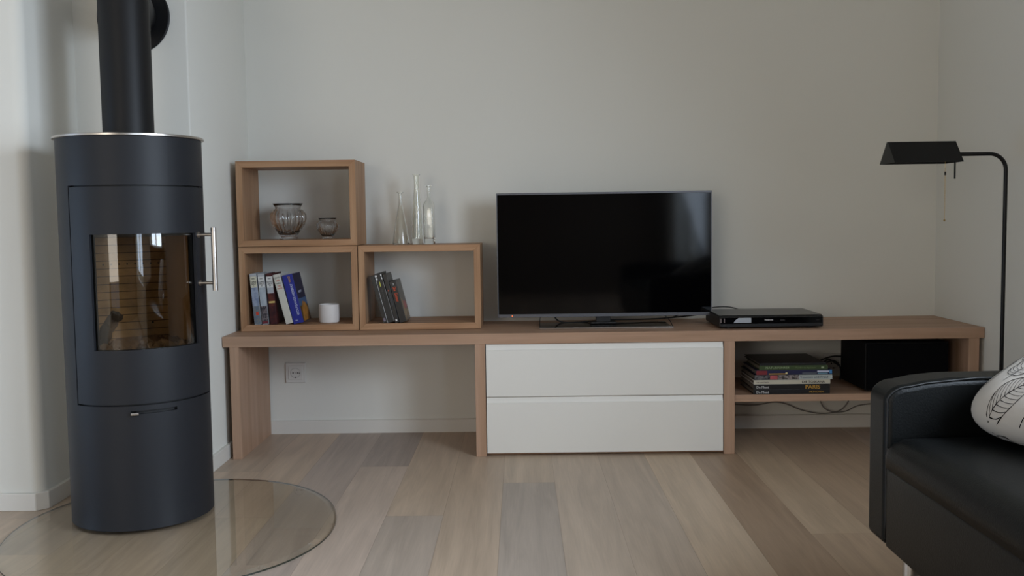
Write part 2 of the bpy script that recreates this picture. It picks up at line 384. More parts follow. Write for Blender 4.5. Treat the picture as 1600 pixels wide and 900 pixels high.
for z0, z1 in ((.0125, .2165), (.2195, .4095)):
    d = thing_d = None
    bm = bmesh.new(); yf = -.4295; g = .021     # J-profile grip along the top edge
    prof = [(-.398, z0), (yf+.0008, z0), (yf, z0+.0008), (yf, z1-g), (yf+.0028, z1-g+.0012), (yf+.009, z1-.001), (yf+.009, z1), (-.398, z1)]
    prism(bm, prof, 'x', -.1256, .7290); fin('drawer_front', bm, M_drawer, bench)

# ================================================================ BOX SHELVES (mitred oak frames)
def cube_shelf(x0, x1, z0, z1, yf, yb, t, label, loc_z):
    r = thing('box_shelf', label, 'shelf', ((x0+x1)/2, (yf+yb)/2, loc_z), group=None)
    ox, oy, oz = -(x0+x1)/2, -(yf+yb)/2, -loc_z
    X0_, X1_, Z0_, Z1_ = x0+ox, x1+ox, z0+oz, z1+oz; a, b = yf+oy, yb+oy
    for nm, pts, m in (('bottom_board', [(X0_, Z0_), (X1_, Z0_), (X1_-t, Z0_+t), (X0_+t, Z0_+t)], M_sx), ('top_board', [(X0_, Z1_), (X0_+t, Z1_-t), (X1_-t, Z1_-t), (X1_, Z1_)], M_sx),
                       ('side_board', [(X0_, Z0_), (X0_+t, Z0_+t), (X0_+t, Z1_-t), (X0_, Z1_)], M_sz), ('side_board', [(X1_, Z0_), (X1_, Z1_), (X1_-t, Z1_-t), (X1_-t, Z0_+t)], M_sz)):
        bm = bmesh.new(); prism(bm, pts, 'y', a, b); fin(nm, bm, m, r, bevel=.0006, seg=1)
    return r
SF, SB = -.275, -.03
cube_shelf(-1.0535, -.6080, .4515, .7685, SF, SB, .0235, 'open oak box shelf on the bench holding upright books and a white cup', .4515)
cube_shelf(-.6050, -.1475, .4515, .7685, SF, SB, .0235, 'open oak box shelf on the bench beneath the three glass bottles', .4515)
cube_shelf(-1.0535, -.6075, .7705, 1.0890, SF-.003, SB-.02, .0235, 'open oak box shelf topmost of the stack holding two glass vases', .7705)

# ================================================================ STOVE
SC = (-1.1215, -1.079); SR = .1975; PH = .008; F0 = radians(32)
stove = thing('wood_stove', 'tall round anthracite wood burning stove with curved glass door and steel top', 'stove', (SC[0], SC[1], PH+.0004))
oz = -PH
def Z(z): return z+oz
dA0, dA1 = F0-radians(64), F0+radians(64)
sl0, sl1 = radians(14.5), radians(51)
gap = radians(1.3)
az = sorted(set([round(-pi+2*pi*i/120, 5) for i in range(120)]+[dA0-gap, dA1+gap, sl0, sl1]))
zs = [Z(.0125), Z(.3385), Z(.3475), Z(.362), Z(.9675), Z(1.10)]
def sk(a, z):
    while a > pi: a -= 2*pi
    return (dA0-gap < a < dA1+gap and Z(.362) < z < Z(.9675)) or (sl0 < a < sl1 and Z(.3385) < z < Z(.3475))
bm = bmesh.new(); grid_shell(bm, az, zs, SR, SR-.006, sk, closed=True)
fin('body', bm, M_stove, stove, smooth=True)
bm = bmesh.new(); lathe(bm, [(0, Z(.0085)), (SR-.012, Z(.0085)), (SR-.012, Z(.02)), (0, Z(.02))], n=64); fin('plinth', bm, M_blacksteel, stove, smooth=True)
# inner drum coloured black to keep the door seams dark (open at the window)
wA0, wA1 = F0+radians(1)-radians(45.5), F0+radians(1)+radians(45.5); wz0, wz1 = Z(.516), Z(.834)
iaz = sorted(set([round(-pi+2*pi*i/96, 5) for i in range(96)]+[wA0-.05, wA1+.05]))
bm = bmesh.new(); grid_shell(bm, iaz, [Z(.03), wz0-.01, wz1+.01, Z(1.098)], SR-.012, SR-.016, lambda a, z: wA0-.05 < a < wA1+.05 and wz0-.01 < z < wz1+.01, closed=True)
fin('inner_drum', bm, M_blacksteel, stove, smooth=True)
# door with window opening
daz = sorted(set(lin(dA0, dA1, 48)+[wA0, wA1]))
door_r = SR+.0005
bm = bmesh.new(); grid_shell(bm, daz, [Z(.3665), wz0, wz1, Z(.963)], door_r, SR-.008, lambda a, z: wA0 < a < wA1 and wz0 < z < wz1)
door = fin('stove_door', bm, M_stove, stove, smooth=True)
bm = bmesh.new(); grid_shell(bm, lin(wA0-.03, wA1+.03, 40), [wz0-.006, wz1+.006], SR-.0085, SR-.0115)
fin('door_glass', bm, M_glasss, door, smooth=True)
bm = bmesh.new(); grid_shell(bm, sorted(set(lin(wA0-.02, wA1+.02, 40)+[wA0+.028, wA1-.075])), [wz0-.004, wz0+.001, wz1-.007, wz1+.004], SR-.0119, SR-.0165, lambda a, z: wA0+.028 < a < wA1-.075 and wz0+.001 < z < wz1-.007)
fin('glass_seal', bm, M_blacksteel, door, smooth=True)
# handle
ha = radians(82.5); hd = Vector((sin(ha), -cos(ha), 0)); hb = hd*(SR+.0485)
bm = bmesh.new()
tube(bm, [hb+Vector((0, 0, Z(.667))), hb+Vector((0, 0, Z(.848)))], .0074, 20)
for z in (Z(.689), Z(.828)):
    tube(bm, [hd*(SR-.001)+Vector((0, 0, z)), hd*(SR+.047)+Vector((0, 0, z))], .005, 14)
    tube(bm, [hd*(SR-.001)+Vector((0, 0, z)), hd*(SR+.004)+Vector((0, 0, z))], .0085, 16)
fin('door_handle', bm, M_steel, door, smooth=True, label='brushed steel bar handle')
# air lever in its slot
la = radians(17.5); ld = Vector((sin(la), -cos(la), 0))
bm = bmesh.new(); lt = Vector((cos(la), sin(la), 0)); q = ld*(SR+.006)+Vector((0, 0, Z(.340)))
tube(bm, [q-lt*.011, q-lt*.010, q+lt*.010, q+lt*.011], [.003, .0045, .0045, .003], 14); tube(bm, [ld*(SR-.014)+Vector((0, 0, Z(.343))), q], .003, 8)
fin('air_lever', bm, M_chrome, stove, smooth=True, label='small chrome air lever')
bm = bmesh.new(); lathe(bm, [(0, Z(1.1)), (.2025, Z(1.1)), (.205, Z(1.1015)), (.205, Z(1.1065)), (.2025, Z(1.108)), (0, Z(1.108))], n=96)
fin('top_plate', bm, M_steel, stove, smooth=True, label='brushed stainless steel top')
# fire chamber: vermiculite lining, grate with ash, charred wood
mv = bpy.data.materials.new('firebrick'); mv.use_nodes = True; N = mv.node_tree.nodes; L = mv.node_tree.links; b = N['Principled BSDF']; b.inputs['Roughness'].default_value = .95
tc = N.new('ShaderNodeTexCoord'); wv = N.new('ShaderNodeTexWave'); wv.wave_type = 'BANDS'; wv.bands_direction = 'Z'; wv.inputs['Scale'].default_value = 13.5; wv.inputs['Distortion'].default_value = .25; wv.inputs['Detail'].default_value = 1
L.new(tc.outputs['Object'], wv.inputs['Vector'])
rp = N.new('ShaderNodeValToRGB'); rp.color_ramp.elements[0].position = .0; rp.color_ramp.elements[0].color = srgb(84, 62, 40); rp.color_ramp.elements[1].position = .05; rp.color_ramp.elements[1].color = srgb(190, 150, 98)
L.new(wv.outputs['Fac'], rp.inputs['Fac'])
nz = N.new('ShaderNodeTexNoise'); nz.inputs['Scale'].default_value = 16; nz.inputs['Detail'].default_value = 6; L.new(tc.outputs['Object'], nz.inputs['Vector'])
nr = N.new('ShaderNodeMapRange'); nr.inputs[1].default_value = .35; nr.inputs[2].default_value = .65; nr.inputs[3].default_value = .62; nr.inputs[4].default_value = 1.08; L.new(nz.outputs['Fac'], nr.inputs[0])
mx = N.new('ShaderNodeMix'); mx.data_type = 'RGBA'; mx.blend_type = 'MULTIPLY'; mx.inputs[0].default_value = 1; L.new(rp.outputs['Color'], mx.inputs[6]); L.new(nr.outputs[0], mx.inputs[7]); L.new(mx.outputs[2], b.inputs['Base Color'])
MATS['firebrick'] = mv
M_brickp = mat('firebrick_plain', srgb(180, 142, 94), .95, noise=(14, .16))
RM = Matrix.Rotation(F0+radians(1), 4, 'Z')          # local -y becomes the door direction
ch_ = bmesh.new(); zb, zt = Z(.50), Z(.86)
back = bmesh.new(); box(back, -.125, .125, .10, .115, zb, zt, M=RM)
chamber = fin('firebox_back', back, mv, stove)
sp = bmesh.new()
for s in (-1, 1):
    pts = [(s*.125, .115), (s*.112, .103), (s*.132, -.105), (s*.15, -.095)]
    prism(sp, [tuple((RM @ Vector((p[0], p[1], 0)))[:2]) for p in pts], 'z', zb, zt)
fin('firebox_side', sp, M_brickp, stove)
fb = bmesh.new(); lathe(fb, [(0, zt+.002), (.176, zt+.002), (.176, zt+.012), (0, zt+.012)], n=48); fin('firebox_roof', fb, M_brickp, stove); fb = bmesh.new(); lathe(fb, [(0, zb-.012), (.176, zb-.012), (.176, zb-.001), (0, zb-.001)], n=48)
fin('firebox_floor', fb, M_brickp, stove)
for xx, zz_, r_ in [(-.092+.0225*i, .742, .0026) for i in range(9)]+[(-.07, .562, .0032), (.065, .562, .0032)]:
    p = RM @ Vector((xx, .0995, 0)); q = RM @ Vector((xx, .0975, 0)); hb_ = bmesh.new(); tube(hb_, [(p.x, p.y, Z(zz_)), (q.x, q.y, Z(zz_))], r_, 8)
    fin('air_hole', hb_, M_dark, chamber)
random.seed(11)
ab = bmesh.new(); n = 22
grid = [[None]*n for _ in range(n)]
for i in range(n):
    for j in range(n):
        x, y = -.125+.25*i/(n-1), -.15+.25*j/(n-1)
        rr = math.hypot(x, y)
        if rr > .174: x *= .174/rr; y *= .174/rr
        p = RM @ Vector((x, y, zb+.004+random.random()*.017+.012*sin(i*.9)*cos(j*.7))); grid[i][j] = ab.verts.new(p)
for i in range(n-1):
    for j in range(n-1): ab.faces.new((grid[i][j], grid[i+1][j], grid[i+1][j+1], grid[i][j+1]))
ash = fin('ash_bed', ab, mat('ash', srgb(122, 92, 60), .95, noise=(60, .5)), stove); ash['kind'] = 'stuff'
def blob(bm, c, s, seed, mi=0):
    random.seed(seed); r = bmesh.ops.create_icosphere(bm, subdivisions=2, radius=1)
    for v in r['verts']:
        k = 1+random.uniform(-.22, .22); v.co = Vector((v.co.x*s[0]*k, v.co.y*s[1]*k, v.co.z*s[2]*k)); v.co = Matrix.Rotation(seed, 3, 'Y') @ v.co
        v.co += Vector(c)
    for f in r['verts'][0].link_faces: pass
lb = bmesh.new()
for (x, y, z, s, sd) in ((-.085, -.03, .565, (.02, .016, .05), .6), (-.10, -.05, .545, (.018, .018, .035), .3), (-.065, -.035, .597, (.018, .014, .02), 1.4)):
    p = RM @ Vector((x, y, 0)); blob(lb, (p.x, p.y, Z(z)), s, sd)
fin('charred_log', lb, mat('charcoal', srgb(62, 52, 42), .95, noise=(40, .4)), stove, label='charred remains of firewood')

# flue pipe: rises from stove top, turns to the niche wall
pc = Vector((-1.162, -.981)); zc = 1.538; pr = .0725
flue = thing('flue_pipe', 'black stovepipe rising from the stove top and bending into the wall', 'pipe', (pc.x, pc.y, 1.108))
end = Vector((-1.253, NY)); dirp = Vector((end.x-pc.x, end.y-pc.y, 0)).normalized()
bm = bmesh.new(); tube(bm, [(0, 0, .0006), (0, 0, .3), (0, 0, .56)], pr, 48); pipe = fin('pipe', bm, M_pipe, flue, smooth=True)
dl = Vector((end.x-pc.x, end.y-pc.y)).length-.002
bm = bmesh.new(); tube(bm, [dirp*(pr*.6)+Vector((0, 0, zc-1.108)), dirp*dl+Vector((0, 0, zc-1.108))], pr-.002, 48); fin('branch_pipe', bm, M_pipe, flue, smooth=True)
bm = bmesh.new(); lathe(bm, [(0, .56), (pr+.002, .56), (pr+.002, .575), (pr-.004, .58), (0, .58)], n=48); fin('pipe_cap', bm, M_pipe, flue, smooth=True)
bm = bmesh.new()
Mc = Matrix.Translation((end.x-pc.x, end.y-pc.y-.0005, zc-1.108)) @ Matrix.Rotation(pi/2, 4, 'X')
lathe(bm, [(pr*.9, 0), (.115, 0), (.1195, .002), (.1195, .006), (.116, .009), (pr*.9, .009)], n=64, close=True)
bmesh.ops.transform(bm, matrix=Mc, verts=bm.verts); fin('wall_collar', bm, M_pipe, flue, smooth=True)

# glass hearth plate
bm = bmesh.new(); n = 128
cx_, cy_ = -.984, -1.204; A_, B_ = .4955, .4475; ta = math.atan2(.969, -.2456)
def ell(s):
    o = []
    for k in range(n):
        a = 2*pi*k/n; e = 2.12
        ca, sa = cos(a), sin(a); x = (A_-s)*math.copysign(abs(ca)**(2/e), ca); y = (B_-s)*math.copysign(abs(sa)**(2/e), sa)
        o.append((x*cos(ta)-y*sin(ta), x*sin(ta)+y*cos(ta)))
    return o
lv = [(ell(0), .0006), (ell(0), .005), (ell(.022), PH)]
R_ = [[bm.verts.new((p[0], p[1], z)) for p in pts] for pts, z in lv]
for A1, B1 in zip(R_[:-1], R_[1:]):
    for k in range(n): bm.faces.new((A1[k], A1[(k+1) % n], B1[(k+1) % n], B1[k])).material_index = 2 if A1 is R_[0] else 0
bf = bm.faces.new(R_[0][::-1]); bf.material_index = 1; bm.faces.new(R_[-1])
hp = fin('hearth_plate', bm, [M_glassp, M_glassu, mat('hearth_glass_rim', srgb(46, 50, 42), .12, noise=(30, .1))], loc=(cx_, cy_, 0)); tag(hp, 'rounded tinted glass floor plate lying on the floor under the stove', 'floor plate')

# ================================================================ TELEVISION
tvx0, tvx1, tz0, tz1, ty = -.086, .733, .4835, .9585, -.2
tv = thing('television', 'black flat screen television with thin grey frame standing on the bench', 'television', ((tvx0+tvx1)/2, ty, BT))
def L_(x, y, z): return (x-(tvx0+tvx1)/2, y-ty, z-BT)
hw = (tvx1-tvx0)/2
bm = bmesh.new(); box(bm, -hw+.001, hw-.001, .004, .028, tz0-BT+.002, tz1-BT-.001); box(bm, -hw*.72, hw*.72, .028, .06, tz0-BT+.01, tz0-BT+.30); fin('back_housing', bm, M_black, tv, bevel=.003)
bm = bmesh.new()
a, b = tz0-BT, tz1-BT
box(bm, -hw, -hw+.0035, -.002, .012, a, b); box(bm, hw-.0035, hw, -.002, .012, a, b); box(bm, -hw+.0035, hw-.0035, -.002, .012, b-.0075, b); box(bm, -hw+.0035, hw-.0035, -.004, .012, a, a+.0125)
fr = fin('frame', bm, M_bezel, tv, bevel=.0008)
bm = bmesh.new(); box(bm, -hw+.0035, hw-.0035, -.0008, .004, a+.0125, b-.0075); fin('screen', bm, M_screen, tv)
bm = bmesh.new(); box(bm, -.356, -.3515, -.0048, -.0035, a+.004, a+.008)
mled = bpy.data.materials.new('standby_led'); mled.use_nodes = True; bb = mled.node_tree.nodes['Principled BSDF']; bb.inputs['Base Color'].default_value = (.9, .2, .05, 1); bb.inputs['Emission Color'].default_value = (1, .16, .03, 1); bb.inputs['Emission Strength'].default_value = .9
fin('standby_light', bm, mled, fr, label='small orange standby light')
bm = bmesh.new()
y0 = -.128; xa, xb = L_(.071, 0, 0)[0], L_(.567, 0, 0)[0]
box(bm, xa+.003, xb-.003, y0+.003, .07, .0006, .0045)
st = fin('stand_plate', bm, M_glassd, tv, bevel=.0008)
bm = bmesh.new(); box(bm, xa, xb, y0-.002, y0+.003, .0006, .0072); fin('stand_edge', bm, M_chrome, tv, bevel=.0008, label='thin chrome front edge of the stand')
bm = bmesh.new(); cxn = (xa+xb)/2; box(bm, cxn-.028, cxn+.028, .010, .034, .0045, .06); box(bm, cxn-.05, cxn+.05, -.005, .05, .0045, .013)
fin('stand_neck', bm, M_black, tv, bevel=.003)
for x in (xa+.002, xb-.002):
    bm = bmesh.new(); tube(bm, [(x, y0, .005), (x, y0+.06, .018), (x+(.004 if x < 0 else -.012), .01, .037)], .0016, 8); fin('stand_rod', bm, M_black, tv)
# cables behind the television
def cable(name, pts, r, m, label, cat='cable', sub=8):
    P = smooth_path(pts, sub); c = Vector(P[0]); bm = bmesh.new(); tube(bm, [p-c for p in P], r, 8)
    o = fin(name, bm, m, smooth='all', loc=c); tag(o, label, cat); return o
cable('tv_cable', [(.128, -.16, .55), (.13, -.14, .49), (.155, -.13, .459), (.22, -.13, .4545), (.33, -.135, .463), (.42, -.12, .462), (.54, -.10, .462), (.66, -.09, .470), (.74, -.06, .475), (.86, -.03, .474), (.9, -.02, .456)], .003, M_cable, 'black cable drooping under the television and running behind the player')
cable('power_cable', [(.6, -.05, .46), (.66, -.055, .478), (.75, -.06, .497), (.82, -.045, .5), (.88, -.03, .485), (.92, -.02, .456)], .0022, M_cable, 'thin black cable running along the wall above the disc player')

# ================================================================ DISC PLAYER
bx0, bx1, byf, byb = .7235, 1.1025, -.384, -.125
pl_ = thing('disc_player', 'flat black disc player with pale display strip on the bench beside the television', 'disc player', ((bx0+bx1)/2, byf, BT))
w = (bx1-bx0)/2
bm = bmesh.new()
prof = [(.002, .006), (.0, .012), (.0, .040), (.005, .0462), (.012, .048), (.255, .048), (.259, .045), (.259, .006)]
prism(bm, [(p[0]+.0004, p[1]-.0006) for p in prof], 'x', -w+.0004, w-.0004); fin('casing', bm, M_black, pl_, bevel=.004)
bm = bmesh.new(); box(bm, -w+.003, w-.003, .010, .257, .0476, .0492); fin('lid', bm, M_bdtop, pl_, bevel=.001)
bm = bmesh.new(); box(bm, -w+.004, w-.006, -.0014, .002, .019, .0415); fp = fin('front_window', bm, M_gloss, pl_, bevel=.0004)
bm = bmesh.new(); box(bm, -w+.008, w-.012, -.001, .002, .008, .0175); fin('front_panel', bm, M_black, pl_, bevel=.0004)
for sx in (-1, 1):
    for yy in (.03, .23): bm = bmesh.new(); tube(bm, [(sx*(w-.04), yy, .0002), (sx*(w-.04), yy, .0062)], .011, 16); fin('foot', bm, M_black, pl_)
md = mat('display_silver', srgb(186, 192, 200), .25, .2, noise=(200, .06)); 
bm = bmesh.new()
P0 = -w+.052; prism(bm, [(P0, .0225), (-w+.116, .0225), (-w+.116, .0405), (P0+.018, .0405), (P0+.006, .032)], 'y', -.0018, -.0012)  # pale silver patch with a slanted left edge
fin('display_window', bm, md, fp, label='pale silver display window')
bm = bmesh.new(); box(bm, -w+.004, -w+.008, -.0018, -.0012, .023, .039); box(bm, -w+.017, -w+.0205, -.0018, -.0012, .023, .039)
for a in lin(0, pi, 6)[:-1]: pass
fin('power_mark', bm, mat('mark_grey', srgb(120, 108, 106), .4, noise=(80, .1)), fp)
M_letter = mat('letter_white', srgb(225, 225, 225), .5, noise=(50, .02)); M_letg = mat('letter_grey', srgb(70, 68, 68), .5, noise=(50, .05))
text('lettering', 'Panasonic', .0078, front_text_matrix(-.0125-.0125, -.0017, .0305), M_letter, fp, True)
text('lettering', 'DVD', .008, front_text_matrix(.032, -.0017, .0285), M_letg, fp, True)
text('lettering', 'DIGA', .0045, front_text_matrix(.162, -.0017, .029), M_letg, fp, False)
text('lettering', 'HDD', .0045, front_text_matrix(-w+.014, -.0012, .0115), M_letg, pl_, False)

# ================================================================ SOCKETS
def socket(x, z, y, label):
    s = thing('wall_socket', label, 'socket', (x, y, z))
    bm = bmesh.new(); h = .0405; box(bm, -h, h, -.009, -.0004, -h, h); fin('frame', bm, M_socket, s, bevel=.002)
    bm = bmesh.new(); box(bm, -.029, .029, -.0115, -.008, -.029, .029)
    ins = fin('cover', bm, M_socket, s, bevel=.0012)
    Mx = Matrix.Translation((0, -.0117, 0)) @ Matrix.Rotation(pi/2, 4, 'X')
    bm = bmesh.new(); lathe(bm, [(.0195, -.001), (.0205, .0012), (.0195, .0016), (.0185, -.0005), (0, -.0005)], n=40); bmesh.ops.transform(bm, matrix=Mx, verts=bm.verts)
    fin('plug_recess', bm, mat('socket_recess', srgb(190, 188, 184), .4, noise=(10, .02)), s, smooth=True)
    bm = bmesh.new()
    for px, pz, r in ((-.0095, 0, .0028), (.0095, 0, .0028), (0, 0, .0012), (0, -.0185, .0026), (.0165, -.001, .002)):
        tube(bm, [(px, -.0112, pz), (px, -.0132, pz)], r, 12)
    fin('contact_hole', bm, M_dark, s)
    return s
socket(-.9155, .250, 0, 'white power socket on the wall under the left end of the bench')
s2 = socket(1.262, .262, 0, 'white power socket on the wall behind the stacked travel books')
cable('speaker_cable', [(1.20, -.012, .26), (1.17, -.06, .272), (1.19, -.09, .29), (1.23, -.10, .304), (1.29, -.10, .302)], .003, M_cable, 'black cable arching over the travel books towards the speaker')
cable('plug_cable', [(1.285, -.012, .25), (1.23, -.05, .285), (1.20, -.09, .277), (1.235, -.1, .286), (1.252, -.12, .262), (1.249, -.13, .215)], .003, M_cable, 'black cable dropping beside the speaker')
cable('wall_cable', [(.775, -.02, .125), (.83, -.02, .108), (.88, -.02, .1), (.95, -.02, .098), (1.02, -.02, .108), (1.07, -.02, .1), (1.13, -.02, .075), (1.2, -.018, .06), (1.26, -.018, .062), (1.31, -.02, .068), (1.36, -.02, .09), (1.45, -.02, .1), (1.56, -.02, .11)], .0022, M_cgrey, 'grey cable sagging along the wall below the right shelf')
cable('looped_cable', [(1.195, -.03, .186), (1.2, -.03, .13), (1.215, -.03, .09), (1.245, -.03, .07), (1.28, -.03, .072), (1.31, -.03, .10), (1.325, -.03, .14), (1.33, -.03, .186)], .0024, M_cgrey, 'grey cable hanging in a loop below the right shelf')

# ================================================================ SPEAKER BOX on the shelf
sb = thing('subwoofer', 'large black speaker box on the lower shelf at the right end of the bench', 'speaker', (1.405, -.25, .2127))
bm = bmesh.new(); box(bm, -.152, .152, -.135, .13, .006, .182); fin('cabinet', bm, M_sub, sb, bevel=.004)
bm = bmesh.new(); box(bm, -.146, .146, -.143, -.134, .012, .176); fin('grille', bm, mat('grille_cloth', srgb(6, 6, 8), .9, spec=.1, noise=(200, .2)), sb, bevel=.003)
for sx in (-1, 1):
    for yy in (-.10, .10):
        bm = bmesh.new(); tube(bm, [(sx*.12, yy, .0002), (sx*.12, yy, .0065)], .012, 14); fin('foot', bm, M_black, sb)

# ================================================================ BOOKS
def leaning(name, label, cat, x, z, yf, th, h, dep, lean, cmat, kind='book', group=None):
    """upright item, spine towards -y, lower-left edge at x,z; lean>0 tips its top to the left"""
    r = bpy.data.objects.new(name, None); COL.objects.link(r); r.location = (x, yf, z); r.rotation_euler = (0, -radians(lean), 0); tag(r, label, cat, group)
    c = .0016 if kind == 'book' else .0008
    bm = bmesh.new()
    if kind == 'book':
        box(bm, 0, th, 0, c, 0, h); box(bm, 0, c, c, dep, 0, h); box(bm, th-c, th, c, dep, 0, h)
        cov = fin('cover', bm, cmat, r, bevel=.0005)
        bm = bmesh.new(); box(bm, c, th-c, c, dep-.003, .003, h-.003); fin('pages', bm, M_paper, r)
    else:
        box(bm, 0, th, 0, dep, 0, h); cov = fin('case', bm, cmat, r, bevel=.0007)
    return r, cov
def patch(name, x0, x1, z0, z1, m, par, y=-.0005, label=None):
    bm = bmesh.new(); box(bm, x0, x1, y, .0002, z0, z1); return fin(name, bm, m, par, label=label)
def side_patch(name, th, y0, y1, z0, z1, m, par, pts=None):
    bm = bmesh.new(); prism(bm, pts or [(y0, z0), (y1, z0), (y1, z1), (y0, z1)], 'x', th-.0002, th+.0005); return fin(name, bm, m, par)
BZ = .4515+.0235+.0003
YF = -.262
cw = mat('cover_white', srgb(214, 212, 208), .5, noise=(60, .03)); cgr = mat('cover_grey', srgb(172, 174, 178), .45, noise=(40, .1))
cred = mat('cover_dark_red', srgb(70, 26, 26), .5, noise=(30, .3)); cblue = mat('cover_royal_blue', srgb(46, 52, 140), .4, noise=(10, .05)); cnavy = mat('cover_navy', srgb(28, 30, 66), .4, noise=(10, .08))
ccream = mat('spine_label_cream', srgb(205, 200, 178), .5, noise=(30, .03)); mink = mat('print_black', srgb(32, 30, 30), .6, noise=(50, .05)); mred = mat('print_red', srgb(196, 62, 40), .5, noise=(50, .1))
mgold = mat('print_gold', srgb(196, 150, 60), .5, noise=(40, .1)); mpale = mat('print_pale', srgb(196, 200, 220), .5, noise=(50, .05))
def pic(name, c1, c2, sc):
    if name in MATS: return MATS[name]
    m = bpy.data.materials.new(name); m.use_nodes = True; N = m.node_tree.nodes; L = m.node_tree.links; b = N['Principled BSDF']; b.inputs['Roughness'].default_value = .35
    tc = N.new('ShaderNodeTexCoord'); n = N.new('ShaderNodeTexNoise'); n.inputs['Scale'].default_value = sc; n.inputs['Detail'].default_value = 3; L.new(tc.outputs['Object'], n.inputs['Vector'])
    r = N.new('ShaderNodeValToRGB'); r.color_ramp.elements[0].position = .42; r.color_ramp.elements[1].position = .58; r.color_ramp.elements[0].color = srgb(*c1); r.color_ramp.elements[1].color = srgb(*c2)
    L.new(n.outputs['Fac'], r.inputs['Fac']); L.new(r.outputs['Color'], b.inputs['Base Color']); MATS[name] = m; return m
G_l = None
# three narrow volumes of one set
vols = [(-1.0045, .0255, 4.2, 'I', pic('vol_sky', (150, 160, 178), (120, 132, 158), 60), pic('vol_ground', (120, 120, 120), (96, 110, 124), 90), 'first slim white topped volume with a pale blue spine, leftmost in the box shelf'),
        (-.9755, .0245, 3.8, 'II', pic('vol_pale', (176, 184, 190), (160, 168, 176), 40), pic('vol_crowd', (40, 36, 44), (120, 110, 112), 120), 'slim white topped volume whose spine turns dark below the middle'),
        (-.9445, .0250, 3.8, 'III', pic('vol_maroon', (96, 44, 34), (66, 30, 34), 50), pic('vol_maroon2', (76, 34, 34), (52, 24, 30), 60), 'slim white topped volume with a dark red spine and yellow band')]
for i, (x, th, ln, num, m1, m2, lab) in enumerate(vols):
    r, c = leaning('book', lab, 'book', x, BZ, YF+.0*i, th, .193, .135, ln, cgr if i < 2 else cred)
    patch('spine_label', .0006, th-.0006, .140, .182, ccream if i == 0 else cw, c)
    patch('spine_picture', .0006, th-.0006, .070 if i != 2 else .070, .140 if i < 2 else .118, m1, c)
    patch('spine_picture', .0006, th-.0006, .002, .070, m2, c)
    if i == 2: patch('spine_picture', .0006, th-.0006, .118, .140, cgr, c); patch('spine_band', .002, th, .081, .088, mat('band_yellow', srgb(206, 180, 110), .5, noise=(30, .05)), c, y=-.0008)
    if i == 0: patch('spine_picture', .010, th-.006, .035, .048, mred, c, y=-.0008)
    if i == 1: patch('spine_picture', .0015, th-.001, .004, .012, mat('band_maroon', srgb(110, 40, 50), .5, noise=(30, .1)), c, y=-.0008)
    for s, zz, sz in (('BAND', .172, .005), ('DAS', .1585, .0085), ('REICH', .1515, .0072), (num, .1445, .0062)):
        text('lettering', s, sz, front_text_matrix(th/2, -.0008, zz), mink, c, True, align='CENTER', sx=.8 if len(s) > 3 else 1.3)
r, c = leaning('book', 'thick white book with red spine lettering leaning against the royal blue book', 'book', -.8850, BZ, YF, .0265, .192, .135, 13.8, cw)
patch('spine_panel', .0006, .0260, .001, .191, mat('cover_ivory', srgb(208, 204, 192), .5, noise=(20, .02)), c)
for s, zz, mm in (('JOHN', .176, M_letg), ('DER', .165, mred), ('WEG', .154, mink), ('DES', .144, mred), ('REICHS', .1345, mred)):
    text('lettering', s, .0085, front_text_matrix(.0138, -.0008, zz), mm, c, align='CENTER', sx=.9 if len(s) < 5 else .65)
# blue book with cover picture on its right face
r, c = leaning('book', 'thick royal blue book with white spine lettering and a golden dune on its cover', 'book', -.8560, BZ, YF, .0385, .188, .128, 12.2, cblue)
side_patch('cover_panel', .0385, .001, .127, .001, .187, cnavy, c)
side_patch('cover_picture', .0390, .001, .127, .001, .062, pic('dune_ground', (92, 66, 34), (70, 52, 34), 40), c)
side_patch('cover_picture', .0392, 0, 0, 0, 0, pic('dune_gold', (190, 128, 40), (150, 98, 32), 60), c, pts=[(.012, .004), (.100, .004), (.122, .040), (.090, .072), (.055, .078), (.030, .055)])
side_patch('cover_picture', .0388, .001, .127, .062, .09, mat('cover_teal', srgb(64, 96, 140), .4, noise=(10, .1)), c)
mt = Matrix.Translation((.0300, -.0006, .030)) @ Matrix.Rotation(pi/2, 4, 'X') @ Matrix.Rotation(pi/2, 4, 'Z')
text('lettering', 'WOLFGANGS HERBERT', .0125, mt, mpale, c, True, sx=.92)
mt = Matrix.Translation((.0275, -.0006, .157)) @ Matrix.Rotation(pi/2, 4, 'X') @ Matrix.Rotation(pi/2, 4, 'Z')
text('lettering', 'SAND', .0115, mt, mgold, c, True, sx=.8)
text('lettering', 'dtv', .008, front_text_matrix(.009, -.0006, .010), mpale, c, True)
mt = Matrix.Translation((.0386+.0005, .03, .112)) @ Matrix.Rotation(pi/2, 4, 'Z') @ Matrix.Rotation(pi/2, 4, 'X')
text('lettering', 'HERBERT', .012, mt, mpale, c)

